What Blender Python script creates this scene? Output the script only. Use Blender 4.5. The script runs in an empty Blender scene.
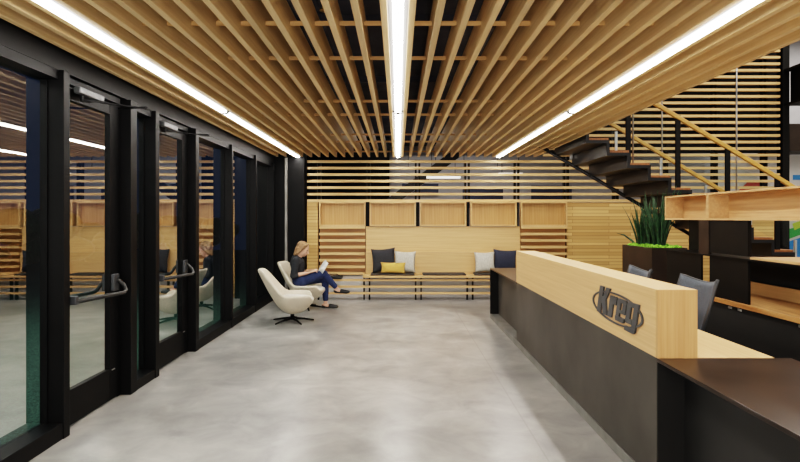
import bpy, bmesh, math, random
from mathutils import Vector, Matrix
random.seed(7)
PI = math.pi
scn = bpy.context.scene
COL = scn.collection

# ------------------------------------------------------------------ materials
def new_mat(name):
    m = bpy.data.materials.new(name); m.use_nodes = True
    nt = m.node_tree
    for n in list(nt.nodes): nt.nodes.remove(n)
    out = nt.nodes.new('ShaderNodeOutputMaterial')
    b = nt.nodes.new('ShaderNodeBsdfPrincipled')
    nt.links.new(b.outputs[0], out.inputs[0])
    return m, nt, b, out

def srgb(r, g, b):
    f = lambda c: (c/255/12.92) if c/255 <= .04045 else ((c/255+.055)/1.055)**2.4
    return (f(r), f(g), f(b), 1)

def ramp(nt, c0, c1, p0=.3, p1=.7):
    r = nt.nodes.new('ShaderNodeValToRGB')
    r.color_ramp.elements[0].color = c0; r.color_ramp.elements[0].position = p0
    r.color_ramp.elements[1].color = c1; r.color_ramp.elements[1].position = p1
    return r

def coords(nt, scale, rot=(0, 0, 0)):
    t = nt.nodes.new('ShaderNodeTexCoord'); mp = nt.nodes.new('ShaderNodeMapping')
    mp.inputs['Scale'].default_value = scale; mp.inputs['Rotation'].default_value = rot
    nt.links.new(t.outputs['Object'], mp.inputs[0])
    return mp

def wood(name, c0, c1, grain='X', rough=.45, dens=1.0, vary=.12):
    m, nt, b, out = new_mat(name)
    g = {'X': (1.2, 38*dens, 38*dens), 'Y': (38*dens, 1.2, 38*dens), 'Z': (38*dens, 38*dens, 1.2)}[grain]
    mp = coords(nt, g)
    n = nt.nodes.new('ShaderNodeTexNoise'); n.inputs['Scale'].default_value = 1.0
    n.inputs['Detail'].default_value = 5; n.inputs['Roughness'].default_value = .62
    nt.links.new(mp.outputs[0], n.inputs['Vector'])
    r = ramp(nt, c0, c1, .32, .68)
    nt.links.new(n.outputs[0], r.inputs[0])
    oi = nt.nodes.new('ShaderNodeObjectInfo')
    mr = nt.nodes.new('ShaderNodeMapRange')
    mr.inputs['To Min'].default_value = 1-vary; mr.inputs['To Max'].default_value = 1+vary
    nt.links.new(oi.outputs['Random'], mr.inputs[0])
    hs = nt.nodes.new('ShaderNodeHueSaturation')
    nt.links.new(mr.outputs[0], hs.inputs['Value']); nt.links.new(r.outputs[0], hs.inputs['Color'])
    nt.links.new(hs.outputs[0], b.inputs['Base Color'])
    b.inputs['Roughness'].default_value = rough
    return m

def planks(name, c0, c1, c2, bw=1.1, rh=.0612):
    m, nt, b, out = new_mat(name)
    t = nt.nodes.new('ShaderNodeTexCoord'); sx = nt.nodes.new('ShaderNodeSeparateXYZ'); cb = nt.nodes.new('ShaderNodeCombineXYZ')
    nt.links.new(t.outputs['Object'], sx.inputs[0])
    nt.links.new(sx.outputs[0], cb.inputs[0]); nt.links.new(sx.outputs[2], cb.inputs[1])
    br = nt.nodes.new('ShaderNodeTexBrick')
    br.inputs['Color1'].default_value = c0; br.inputs['Color2'].default_value = c1; br.inputs['Mortar'].default_value = c2
    br.inputs['Scale'].default_value = 1; br.inputs['Brick Width'].default_value = bw; br.inputs['Row Height'].default_value = rh
    br.inputs['Mortar Size'].default_value = .004; br.inputs['Mortar Smooth'].default_value = .3
    br.offset = .37; br.squash = 1
    nt.links.new(cb.outputs[0], br.inputs['Vector'])
    mp = coords(nt, (1.5, 40, 40))
    n = nt.nodes.new('ShaderNodeTexNoise'); n.inputs['Scale'].default_value = 1; n.inputs['Detail'].default_value = 4
    nt.links.new(mp.outputs[0], n.inputs['Vector'])
    mr = nt.nodes.new('ShaderNodeMapRange'); mr.inputs['To Min'].default_value = .82; mr.inputs['To Max'].default_value = 1.12
    nt.links.new(n.outputs[0], mr.inputs[0])
    hs = nt.nodes.new('ShaderNodeHueSaturation')
    nt.links.new(mr.outputs[0], hs.inputs['Value']); nt.links.new(br.outputs[0], hs.inputs['Color'])
    nt.links.new(hs.outputs[0], b.inputs['Base Color']); b.inputs['Roughness'].default_value = .5
    return m

def plain(name, col, rough=.5, metal=0, noise=0, nscale=8, bump=0, spec=.5):
    m, nt, b, out = new_mat(name)
    b.inputs['Specular IOR Level'].default_value = spec
    b.inputs['Roughness'].default_value = rough; b.inputs['Metallic'].default_value = metal
    mp = coords(nt, (nscale,)*3)
    n = nt.nodes.new('ShaderNodeTexNoise'); n.inputs['Scale'].default_value = 1; n.inputs['Detail'].default_value = 4
    nt.links.new(mp.outputs[0], n.inputs['Vector'])
    k = max(noise, .03)
    lo = tuple(c*(1-k) for c in col[:3])+(1,); hi = tuple(min(1, c*(1+k)) for c in col[:3])+(1,)
    r = ramp(nt, lo, hi); nt.links.new(n.outputs[0], r.inputs[0]); nt.links.new(r.outputs[0], b.inputs['Base Color'])
    if bump:
        bp = nt.nodes.new('ShaderNodeBump'); bp.inputs['Strength'].default_value = bump; bp.inputs['Distance'].default_value = .004
        nt.links.new(n.outputs[0], bp.inputs['Height']); nt.links.new(bp.outputs[0], b.inputs['Normal'])
    return m

def emit(name, col, strength):
    m, nt, b, out = new_mat(name)
    b.inputs['Base Color'].default_value = col
    b.inputs['Emission Color'].default_value = col; b.inputs['Emission Strength'].default_value = strength
    return m

def glass(name, tint, ior, rough=0.0, base=0.0):
    m, nt, b, out = new_mat(name); nt.nodes.remove(b)
    tr = nt.nodes.new('ShaderNodeBsdfTransparent'); tr.inputs[0].default_value = tint
    gl = nt.nodes.new('ShaderNodeBsdfGlossy'); gl.inputs['Color'].default_value = (.95, .97, .97, 1); gl.inputs['Roughness'].default_value = rough
    fr = nt.nodes.new('ShaderNodeFresnel'); fr.inputs['IOR'].default_value = ior
    mx = nt.nodes.new('ShaderNodeMixShader')
    mr = nt.nodes.new('ShaderNodeMapRange'); mr.inputs['To Min'].default_value = base
    nt.links.new(fr.outputs[0], mr.inputs[0])
    ge = nt.nodes.new('ShaderNodeNewGeometry'); inv = nt.nodes.new('ShaderNodeMath'); inv.operation = 'SUBTRACT'; inv.inputs[0].default_value = 1
    ml = nt.nodes.new('ShaderNodeMath'); ml.operation = 'MULTIPLY'      # only the outer skin of the sheet reflects
    nt.links.new(ge.outputs['Backfacing'], inv.inputs[1]); nt.links.new(mr.outputs[0], ml.inputs[0]); nt.links.new(inv.outputs[0], ml.inputs[1])
    nt.links.new(ml.outputs[0], mx.inputs[0]); nt.links.new(tr.outputs[0], mx.inputs[1]); nt.links.new(gl.outputs[0], mx.inputs[2])
    nt.links.new(mx.outputs[0], out.inputs[0])
    return m

W0, W1 = srgb(168, 124, 70), srgb(206, 164, 104)
M = {}
M['baffle'] = wood('baffle_oak', srgb(204, 172, 126), srgb(226, 198, 154), 'Y')
M['bar'] = wood('bar_oak', srgb(190, 148, 98), srgb(214, 174, 122), 'X')
M['slat'] = wood('slat_oak', srgb(198, 160, 106), srgb(222, 186, 132), 'X', vary=.03)
M['oakx'] = wood('oak_along_x', srgb(196, 158, 106), srgb(213, 176, 124), 'X', vary=.05)
M['oaky'] = wood('oak_along_y', srgb(204, 164, 116), srgb(220, 181, 132), 'Y', dens=1.6, vary=.03)
M['oakend'] = wood('oak_end_shaded', srgb(178, 134, 86), srgb(202, 160, 110), 'Z', vary=.03)  # upright grain; the weaker light on the counter end is darkened in
M['oakz'] = wood('oak_upright_shaded', srgb(170, 126, 74), srgb(192, 150, 96), 'Z', vary=.05)  # shade inside the wall boxes is put into this darker oak
M['oakback'] = wood('oak_backing_shaded', srgb(150, 108, 62), srgb(174, 128, 78), 'X', vary=.03)  # oak darkened to carry the shade in the gaps between slats
M['oakshelf'] = wood('shelf_oak', srgb(184, 144, 100), srgb(206, 168, 122), 'Y', vary=.04)
M['butcher'] = wood('butcher_block', srgb(150, 98, 54), srgb(206, 160, 104), 'Y', rough=.35, dens=.6, vary=.03)
M['tread'] = wood('tread_wood', srgb(120, 74, 42), srgb(160, 106, 62), 'Y', vary=.06)
M['rail'] = wood('rail_oak', srgb(178, 132, 62), srgb(210, 164, 88), 'X', vary=.02)
M['planks'] = planks('plank_wall', srgb(182, 142, 84), srgb(218, 180, 118), srgb(140, 100, 56))
M['black'] = plain('blackened_steel', (.006, .0055, .005, 1), .5, .0, .35, 3, 0, .2)
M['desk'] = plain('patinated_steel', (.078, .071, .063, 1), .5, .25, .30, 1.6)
M['deskdark'] = plain('dark_and_shaded_steel', (.026, .026, .026, 1), .5, .2, .25, 1.6)  # desk steel with the recess shade coloured in; push bars share this grey
M['desktop'] = plain('patinated_steel_top', (.030, .019, .014, 1), .30, .3, .5, 2.6)
M['kerb'] = plain('grey_plate', (.22, .215, .20, 1), .5, .3, .2, 5)
M['void'] = plain('black_and_shaded_panel', (.006, .006, .006, 1), .7, 0, .2, 4)  # own black of cabinet and back panel; painted recess shade on desk end
M['frame'] = plain('black_frame', (.004, .004, .0045, 1), .5, .0, .15, 2, 0, .16)
M['stair'] = plain('stair_steel', (.02, .02, .022, 1), .38, .4, .2, 4)
M['steel'] = plain('brushed_steel', (.55, .55, .55, 1), .3, .9, .1, 30)
M['brass'] = plain('brass', (.7, .5, .2, 1), .3, .9, .1, 30)
M['deck'] = plain('black_ceiling_deck', (.075, .078, .105, 1), .8, 0, .3, 3)
M['white'] = plain('white_wall', (.62, .60, .58, 1), .7, 0, .05, 2)
M['grey'] = plain('grey_wall', (.34, .34, .36, 1), .7, 0, .08, 2)
M['darkwall'] = plain('dark_wall', (.012, .011, .011, 1), .9, 0, .3, 1.5, 0, .1)
M['housing'] = plain('lamp_housing', (.30, .30, .30, 1), .6, 0, .05, 4, 0, .2)
M['navy'] = plain('navy_panel', (.02, .028, .07, 1), .4, 0, .3, 1.5)
M['turf'] = plain('dark_turf', (.05, .10, .075, 1), .95, 0, .7, 60)
M['glass'] = glass('window_glass', (.80, .87, .86, 1), 1.9, 0, .42)
M['clear'] = glass('guard_glass', (.93, .96, .95, 1), 1.35)
M['lamp'] = emit('lamp_diffuser', (1, .955, .89, 1), 38)
M['lampside'] = emit('lamp_side', (1, .955, .89, 1), 9)
M['strip'] = emit('far_light_panel', (1, .95, .88, 1), 1.0)
M['charcoal'] = plain('charcoal_fabric', (.035, .036, .042, 1), .95, 0, .35, 120, .4)
M['navyfab'] = plain('navy_fabric', (.03, .034, .055, 1), .95, 0, .35, 120, .4)
M['lightfab'] = plain('light_grey_fabric', (.50, .48, .42, 1), .95, 0, .3, 90, .4)
M['yellow'] = plain('yellow_fabric', (.60, .38, .10, 1), .95, 0, .2, 120, .4)
M['pad'] = plain('seat_pad_fabric', (.05, .042, .036, 1), .95, 0, .3, 120, .3)
M['cream'] = plain('cream_boucle', (.62, .55, .44, 1), .95, 0, .22, 110, .6)
M['creamseat'] = plain('cream_seat_fabric', (.72, .68, .60, 1), .95, 0, .12, 110, .5)
M['mesh'] = plain('blue_grey_mesh', (.045, .058, .078, 1), .6, 0, .3, 140, .3)
M['plastic'] = plain('dark_plastic', (.03, .033, .038, 1), .45, 0, .1, 20)
M['planter'] = plain('bronze_planter', (.035, .024, .018, 1), .45, .4, .3, 3)
M['leaf'] = plain('snake_plant_leaf', (.022, .062, .026, 1), .45, 0, .6, 22)
M['moss'] = plain('moss', (.16, .38, .03, 1), .9, 0, .5, 60)
M['skin'] = plain('skin', (.60, .36, .26, 1), .55, 0, .08, 12)
M['shirt'] = plain('black_shirt', (.018, .02, .025, 1), .9, 0, .3, 60)
M['jeans'] = plain('navy_jeans', (.018, .03, .085, 1), .9, 0, .35, 60)
M['hair'] = plain('light_brown_hair', (.26, .15, .075, 1), .55, 0, .4, 40)
M['shoe'] = plain('black_shoe', (.012, .012, .013, 1), .4, 0, .1, 20)
M['paper'] = plain('magazine_paper', (.62, .62, .60, 1), .6, 0, .35, 14)
M['eye'] = plain('eye', (.05, .03, .02, 1), .2, 0, .1, 20)
M['lip'] = plain('lip', (.42, .16, .13, 1), .5, 0, .1, 20)
M['logo'] = plain('dark_grey_letter', (.08, .083, .088, 1), .45, .2, .15, 20)

def floor_mat():
    m, nt, b, out = new_mat('polished_concrete')
    mp = coords(nt, (1, 1, 1))
    n1 = nt.nodes.new('ShaderNodeTexNoise'); n1.inputs['Scale'].default_value = .8; n1.inputs['Detail'].default_value = 6; n1.inputs['Roughness'].default_value = .55; n1.inputs['Distortion'].default_value = .6
    n2 = nt.nodes.new('ShaderNodeTexNoise'); n2.inputs['Scale'].default_value = 3.0; n2.inputs['Detail'].default_value = 12; n2.inputs['Roughness'].default_value = .6; n2.inputs['Distortion'].default_value = .6
    mp2 = coords(nt, (1, 1, 1)); mp2.inputs['Location'].default_value = (3.3, 1.7, .37)
    for n in (n1, n2): nt.links.new(mp2.outputs[0], n.inputs['Vector'])
    r1 = ramp(nt, (.15, .147, .14, 1), (.40, .39, .37, 1), .25, .72)
    r2 = ramp(nt, (.62, .62, .64, 1), (1.25, 1.24, 1.22, 1), .25, .72)
    nt.links.new(n1.outputs[0], r1.inputs[0]); nt.links.new(n2.outputs[0], r2.inputs[0])
    mx = nt.nodes.new('ShaderNodeMix'); mx.data_type = 'RGBA'; mx.blend_type = 'MULTIPLY'; mx.inputs[0].default_value = 1
    nt.links.new(r1.outputs[0], mx.inputs[6]); nt.links.new(r2.outputs[0], mx.inputs[7])
    # saw-cut control joints: one along y, one along x
    sx = nt.nodes.new('ShaderNodeSeparateXYZ'); nt.links.new(mp.outputs[0], sx.inputs[0])
    def line(sock, at):
        s = nt.nodes.new('ShaderNodeMath'); s.operation = 'SUBTRACT'; s.inputs[1].default_value = at
        a = nt.nodes.new('ShaderNodeMath'); a.operation = 'ABSOLUTE'
        l = nt.nodes.new('ShaderNodeMath'); l.operation = 'LESS_THAN'; l.inputs[1].default_value = .006
        nt.links.new(sock, s.inputs[0]); nt.links.new(s.outputs[0], a.inputs[0]); nt.links.new(a.outputs[0], l.inputs[0])
        return l
    la, lb = line(sx.outputs[0], .93), line(sx.outputs[1], 5.0)
    mxm = nt.nodes.new('ShaderNodeMath'); mxm.operation = 'MAXIMUM'
    nt.links.new(la.outputs[0], mxm.inputs[0]); nt.links.new(lb.outputs[0], mxm.inputs[1])
    sc = nt.nodes.new('ShaderNodeMath'); sc.operation = 'MULTIPLY'; sc.inputs[1].default_value = .35
    nt.links.new(mxm.outputs[0], sc.inputs[0])
    m2 = nt.nodes.new('ShaderNodeMix'); m2.data_type = 'RGBA'; m2.inputs[7].default_value = (.13, .12, .11, 1)
    nt.links.new(sc.outputs[0], m2.inputs[0]); nt.links.new(mx.outputs[2], m2.inputs[6])
    nt.links.new(m2.outputs[2], b.inputs['Base Color'])
    b.inputs['Roughness'].default_value = .29
    b.inputs['Specular IOR Level'].default_value = .55
    return m
M['floor'] = floor_mat()

# ------------------------------------------------------------------ builders
class MB:
    def __init__(s): s.bm = bmesh.new()
    def box(s, x0, x1, y0, y1, z0, z1):
        v = [s.bm.verts.new(p) for p in ((x0,y0,z0),(x1,y0,z0),(x1,y1,z0),(x0,y1,z0),(x0,y0,z1),(x1,y0,z1),(x1,y1,z1),(x0,y1,z1))]
        for f in ((0,3,2,1),(4,5,6,7),(0,1,5,4),(1,2,6,5),(2,3,7,6),(3,0,4,7)): s.bm.faces.new([v[i] for i in f])
        return s
    def prism(s, pts, vec):
        vec = Vector(vec); a = [s.bm.verts.new(p) for p in pts]; b = [s.bm.verts.new(Vector(p)+vec) for p in pts]
        s.bm.faces.new(a); s.bm.faces.new(b[::-1]); n = len(a)
        for i in range(n): s.bm.faces.new((a[i], b[i], b[(i+1) % n], a[(i+1) % n]))
        return s
    def bar(s, p, q, w, h, up=(0,0,1)):
        p, q = Vector(p), Vector(q); d = (q-p).normalized(); u = Vector(up)
        sd = d.cross(u).normalized()*w/2; u2 = sd.normalized().cross(d).normalized()*h/2
        c = [p-sd-u2, p+sd-u2, p+sd+u2, p-sd+u2]
        return s.prism(c, q-p)
    def tube(s, pts, r, n=10, caps=True):
        pts = [Vector(p) for p in pts]; rs = r if isinstance(r, (list, tuple)) else [r]*len(pts)
        rings = []; ref = None
        for i, p in enumerate(pts):
            d = (pts[min(i+1, len(pts)-1)]-pts[max(i-1, 0)]).normalized()
            if ref is None: ref = d.orthogonal().normalized()
            a = (ref-d*ref.dot(d)).normalized(); b = d.cross(a); ref = a
            rings.append([s.bm.verts.new(p+(a*math.cos(2*PI*k/n)+b*math.sin(2*PI*k/n))*rs[i]) for k in range(n)])
        for A, B in zip(rings, rings[1:]):
            for k in range(n): s.bm.faces.new((A[k], A[(k+1) % n], B[(k+1) % n], B[k]))
        if caps: s.bm.faces.new(rings[0][::-1]); s.bm.faces.new(rings[-1])
        return s
    def capsule(s, p, q, r0, r1, n=14):
        p, q = Vector(p), Vector(q); L = (q-p).length; d = (q-p)/L if L > 1e-6 else Vector((0,0,1))
        P, R = [], []
        for a in (0.12, .35, .65, 1): P.append(p-d*r0*math.cos(a*PI/2)); R.append(r0*math.sin(a*PI/2))
        for a in (1, .65, .35, .12): P.append(q+d*r1*math.cos(a*PI/2)); R.append(r1*math.sin(a*PI/2))
        return s.tube(P, R, n)
    def ball(s, c, r, u=20, v=12, rot=None):
        r = r if isinstance(r, (list, tuple)) else (r,)*3
        mt = Matrix.Translation(c) @ (rot.to_4x4() if rot else Matrix()) @ Matrix.Diagonal((*r, 1))
        bmesh.ops.create_uvsphere(s.bm, u_segments=u, v_segments=v, radius=1, matrix=mt); return s
    def lathe(s, prof, c=(0,0,0), n=28):
        c = Vector(c); rings = []
        for r, z in prof: rings.append([s.bm.verts.new(c+Vector((r*math.cos(2*PI*k/n), r*math.sin(2*PI*k/n), z))) for k in range(n)])
        for A, B in zip(rings, rings[1:]):
            for k in range(n): s.bm.faces.new((A[k], A[(k+1) % n], B[(k+1) % n], B[k]))
        s.bm.faces.new(rings[0][::-1]); s.bm.faces.new(rings[-1]); return s
    def build(s, name, mat, parent=None, bevel=0, smooth=False, seg=2, sub=0):
        bmesh.ops.recalc_face_normals(s.bm, faces=s.bm.faces)
        me = bpy.data.meshes.new(name); s.bm.to_mesh(me); s.bm.free()
        me.materials.append(mat)
        o = bpy.data.objects.new(name, me); COL.objects.link(o)
        if parent is not None:
            o.parent = parent
            me.transform(Matrix.Translation(-Vector(world_loc(parent))))   # parts are authored in world space
        if bevel:
            b = o.modifiers.new('bevel', 'BEVEL'); b.width = bevel; b.segments = seg; b.limit_method = 'ANGLE'; b.angle_limit = .6
        if sub:
            u = o.modifiers.new('subsurf', 'SUBSURF'); u.levels = u.render_levels = sub
        if smooth:
            for p in me.polygons: p.use_smooth = True
        return o

def world_loc(o):
    v = Vector((0,0,0))
    while o is not None: v += o.location; o = o.parent
    return v

def tag(o, label=None, cat=None, group=None, kind=None):
    if label: o['label'] = label
    if cat: o['category'] = cat
    if group: o['group'] = group
    if kind: o['kind'] = kind
    return o
def thing(name, loc, label, cat, group=None):
    o = bpy.data.objects.new(name, None); COL.objects.link(o); o.location = loc; o.empty_display_size = .1
    return tag(o, label, cat, group)
def sroot(name, loc=(0,0,0), label=None, cat=None):
    o = bpy.data.objects.new(name, None); COL.objects.link(o); o.location = loc
    return tag(o, label, cat, None, 'structure')
def struct(name, mb, mat, label=None, cat=None, **k):
    return tag(mb.build(name, mat, **k), label, cat, None, 'structure')
def children(o): return [c for c in bpy.data.objects if c.parent == o]
def copy_tree(o, parent=None):
    kids = children(o); c = o.copy(); COL.objects.link(c)
    if parent is not None: c.parent = parent
    for k in kids: copy_tree(k, c)
    return c
def bake(o, voxel, smooth_it=6, factor=.5):
    rm = o.modifiers.new('remesh', 'REMESH'); rm.mode = 'VOXEL'; rm.voxel_size = voxel
    sm = o.modifiers.new('smooth', 'SMOOTH'); sm.iterations = smooth_it; sm.factor = factor
    bpy.context.view_layer.update()
    dg = bpy.context.evaluated_depsgraph_get()
    me = bpy.data.meshes.new_from_object(o.evaluated_get(dg))
    o.modifiers.clear(); old = o.data; mats = list(old.materials); o.data = me
    if not me.materials and mats: me.materials.append(mats[0])
    for p in me.polygons: p.use_smooth = True
    return o

# ------------------------------------------------------------------ camera
CAMH, F = 1.5, 540.0
cam = bpy.data.cameras.new('camera'); co = bpy.data.objects.new('camera', cam); COL.objects.link(co)
co.location = (0, 0, CAMH); co.rotation_euler = (PI/2, 0, 0)
cam.sensor_width = 36; cam.lens = F/800*36; cam.shift_x = 2/800; cam.shift_y = -13/800; cam.clip_start = .05; cam.clip_end = 200
scn.camera = co

# ------------------------------------------------------------------ setting
H = 2.64                      # underside of the slat ceiling
struct('floor', MB().box(-2.43, 12, -4, 14.4, -.12, 0), M['floor'])
struct('ground', MB().box(-30, -2.43, -10, 26, -.20, -.04), M['turf'])
struct('ceiling', MB().box(-2.62, 2.70, -4, 10.33, 3.42, 3.52), M['deck'])
# services under the black deck
mb = MB()
for x, r in ((-1.45, .03), (-.62, .05), (.33, .06), (1.22, .03)): mb.tube([(x, -3.5, 3.28), (x, 10.2, 3.28)], r, 10)
for y in (2.2, 5.1, 7.3): mb.box(-2.4, 2.5, y, y+.09, 3.34, 3.42)
struct('trim_1', mb, M['deck'], 'dark pipes and joists in the black void above the slat ceiling', 'pipes')
struct('wall_left', MB().box(-2.62, -2.30, -4, 10.33, 2.505, 3.42), M['frame'])
struct('wall_rear', MB().box(-2.5, 12, -4.15, -4, 0, 6.2), M['white'])
struct('wall_right', MB().box(12, 12.15, -4, 14.4, 0, 6.2), M['white'])
struct('wall_back', MB().box(-2.5, 12, 14.25, 14.4, 0, 6.2), M['grey'])
struct('ceiling_upper', MB().box(2.70, 12, -4, 14.4, 6.2, 6.32), M['white'])
struct('ceiling_far', MB().box(-2.5, 2.7, 10.5, 14.25, 3.4, 3.5), M['deck'])
# black end panel between the glazing and the wooden back wall
mb = MB().box(-2.62, -1.745, 10.05, 10.33, 0, 3.40)
struct('wall_corner', mb, M['frame'])
struct('trim_2', MB().box(-2.10, -2.055, 10.01, 10.049, 0, 2.62), M['kerb'], 'slim grey vertical trim on the black corner panel', 'trim', bevel=.004)

mb = MB(); rh = random.Random(5)
for i in range(90):
    mb.ball((-11+rh.uniform(-.8, .8), -4+i*.42, rh.uniform(.2, 1.3)), (rh.uniform(.4, .8), rh.uniform(.4, .8), rh.uniform(.3, .6)), 10, 7)
tag(mb.build('hedge', M['leaf'], None, smooth=True), 'dark hedge outside in the night beyond the glass wall', 'hedge', None, 'stuff')
# ---------------- storefront (left): mullions, glass, doors
XF, XG, XD = -2.265, -2.40, -2.35
def mullion(n, y0, y1, z0=0.0):
    struct('trim_%d' % n, MB().box(-2.425, XF, y0, y1, 0, 2.504), M['frame'], bevel=.004)
for i, (a, b) in enumerate(((-1.3, -1.23), (1.18, 1.25), (2.42, 2.49), (3.66, 3.73), (4.58, 4.69), (5.05, 5.13), (6.05, 6.15), (7.37, 7.43), (8.61, 8.68), (9.84, 9.92))):
    mullion(i+3, a, b)
def window(n, y0, y1, z0=.11):
    r = sroot('window_%d' % n, (XG, (y0+y1)/2, 0))
    MB().box(-2.425, XF-.006, y0+.001, y1-.001, .001, z0).build('sill_rail', M['frame'], r, bevel=.003)
    MB().box(-2.425, -2.30, y0+.001, y1-.001, 2.44, 2.503).build('head_rail', M['frame'], r)
    MB().box(XG-.006, XG+.006, y0+.001, y1-.001, z0+.001, 2.439).build('pane', M['glass'], r)
    mb = MB()
    for a, b in ((y0+.001, y0+.012), (y1-.012, y1-.001)): mb.box(XG-.02, XG+.028, a, b, z0+.001, 2.439)
    mb.build('glazing_bead', M['frame'], r)
for i, (a, b) in enumerate(((-1.23, 1.18), (1.25, 2.42), (2.49, 3.66), (4.69, 5.05), (6.15, 7.37), (7.43, 8.61), (8.68, 9.84))):
    window(i+1, a, b, .085 if i == 3 else .11)

def door(n, y0, y1):
    r = sroot('door_%d' % n, (XD, y0, 0), 'black framed glass entrance door with push bar', 'door')
    xa, xb = XD-.05, XD
    yl, yr = y0+.006, y1-.05
    struct_frame = MB().box(-2.425, XD-.004, y1-.045, y1-.001, .001, 2.503)
    struct_frame.box(-2.425, XD+.02, y0+.001, y1-.046, 2.45, 2.503)
    struct_frame.build('door_jamb', M['frame'], r, bevel=.003)
    st = .085
    mb = MB()
    mb.box(xa, xb, yl, yl+st, .012, 2.44); mb.box(xa, xb, yr-st-.04, yr, .012, 2.44)
    mb.box(xa, xb, yl+st, yr-st-.04, .012, .265); mb.box(xa, xb, yl+st, yr-st-.04, 2.345, 2.44)
    mb.build('door_leaf_frame', M['frame'], r, bevel=.003)
    MB().box(XD-.032, XD-.022, yl+st, yr-st-.04, .265, 2.345).build('pane', M['glass'], r)
    # push bar: horizontal bar standing off the leaf, swept back to a stile bracket
    pb = MB().tube([(XF+.015, yl+.02, .915), (XF+.02, yr-.24, .895), (XF+.02, yr-.10, .89), (XF+.012, yr-.055, .905), (XF-.01, yr-.045, .945), (XF-.05, yr-.05, .985), (XD+.012, yr-.06, 1.0)], .0155, 12)
    bar = pb.build('push_bar', M['deskdark'], r, smooth=True)
    MB().box(XD-.001, XD+.03, yr-.115, yr-.03, .90, 1.04).build('bar_bracket', M['plastic'], bar, bevel=.006)
    MB().box(XD-.001, XF+.03, yl+.01, yl+.05, .895, .955).build('bar_bracket', M['plastic'], bar, bevel=.006)
    # closer on the head with an elbow arm
    cl = MB().box(XD+.022, XD+.075, y0+.14, y0+.46, 2.395, 2.444).build('door_closer', M['logo'], r, bevel=.008)
    mb = MB().tube([(XD+.05, y0+.20, 2.39), (XD+.05, y0+.20, 2.345)], .014, 10)
    mb.bar((XD+.05, y0+.20, 2.36), (XD+.37, y0+.52, 2.36), .022, .010); mb.bar((XD+.37, y0+.52, 2.372), (XD+.05, y0+.72, 2.40), .018, .009)
    mb.build('closer_arm', M['frame'], cl)
    MB().box(XD+.001, XD+.006, yr-.10, yr-.055, .25, .258).build('door_stop_tag', M['steel'], r)
door(1, 3.73, 4.58)
door(2, 5.13, 6.05)

# ---------------- slat ceiling
P = .155
zt = H+.185
ceil = thing('slat_ceiling', (0, 4.5, H), 'suspended oak baffle ceiling over the whole lobby with thin cross bars', 'ceiling')
Y0, Y1 = -3.4, 10.12
proto = MB().box(-.02, .02, Y0, Y1, H, zt).build('ceiling_baffle', M['baffle'], None, bevel=.002, seg=1)
ks = [k+.5 for k in range(-16, 17)]
first = True
for k in ks:
    if first: o = proto; first = False
    else: o = proto.copy(); COL.objects.link(o)
    o.parent = ceil; o.location = (k*P, -4.5, -H)
for y in (-2.66, -1.13, -.39, 1.13, 1.87, 3.40, 4.14, 5.66, 6.40, 7.92, 8.66, 9.95):
    mb = MB()
    for a, b in zip(ks, ks[1:]):
        if round(a+.5) in (-12, 0, 12): continue
        mb.box(a*P+.0202, b*P-.0202, y-.008, y+.008, H+.072, H+.098)
    mb.build('cross_bar', M['bar'], ceil)
# linear lamps in bays -12, 0, 12
nm = {-12: 'left', 0: 'centre', 12: 'right'}
where = {-12: 'over the glass doors', 0: 'over the middle of the floor', 12: 'over the reception desk'}
proto = None
for b in (-12, 0, 12):
    for j, (ya, yb) in enumerate(((1.30, 5.77), (5.85, 10.05))):
        L = thing('linear_light', (b*P, (ya+yb)/2, H), '%s long white linear ceiling lamp %s' % ('far' if j else 'near', where[b]), 'lamp', 'linear ceiling lamps')
        x = b*P; mb = MB()
        mb.box(x-.057, x-.0295, ya, yb, H+.006, H+.085); mb.box(x+.0295, x+.057, ya, yb, H+.006, H+.085); mb.box(x-.0295, x+.0295, ya, yb, H+.055, H+.085)
        mb.build('housing', M['housing'], L)
        if j == 0: MB().box(x-.030, x+.030, yb+.001, yb+.079, H-.018, H+.060).build('joiner', M['black'], L)
        MB().box(x-.029, x+.029, ya+.004, yb-.004, H-.014, H+.050).build('diffuser', M['lampside'], L)
        df = children(L)[-1] if False else [c for c in children(L) if c.name.startswith('diffuser')][0]
        df.data.materials.append(M['lamp'])
        for f_ in df.data.polygons:
            if f_.normal.z < -.5: f_.material_index = 1
# sprinkler between two baffles
sp = thing('sprinkler_head', (-.70, 5.0, 3.0), 'small brass sprinkler head hanging in a gap of the slat ceiling', 'sprinkler')
sx, sy = -.485, 3.55
sp.location = (sx, sy, 2.86)
MB().tube([(sx, sy, 3.42), (sx, sy, 2.93)], .012, 10).build('pipe', M['brass'], sp)
MB().lathe([(.014, 2.93), (.02, 2.91), (.012, 2.89), (.03, 2.872), (.032, 2.862), (.012, 2.86)], (sx, sy, 0), 16).build('head', M['brass'], sp)

# ---------------- back wall: screen, boxes, bench
YB = 10.2
SP = .1232; Z0 = 1.828
scr = thing('slat_screen', (2.7, YB, 1.8), 'tall open screen of horizontal oak slats on black posts across the back', 'screen')
mb = MB()
for k in range(26):
    z = Z0+SP*k
    if k <= 6: mb.box(-1.72, 7.22, YB, YB+.06, z-.023, z+.023)
    else: mb.box(2.75, 7.22, YB, YB+.06, z-.023, z+.023)
mb.build('slat_panel', M['slat'], scr)
for i in range(10):
    xc = -1.50+.9432*i-.015
    top = 2.60 if i < 5 else 5.1
    for dx in (-.034, .034):
        MB().box(xc+dx-.016, xc+dx+.016, YB+.0605, YB+.14, 1.815, top).build('post', M['black'], scr)

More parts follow.
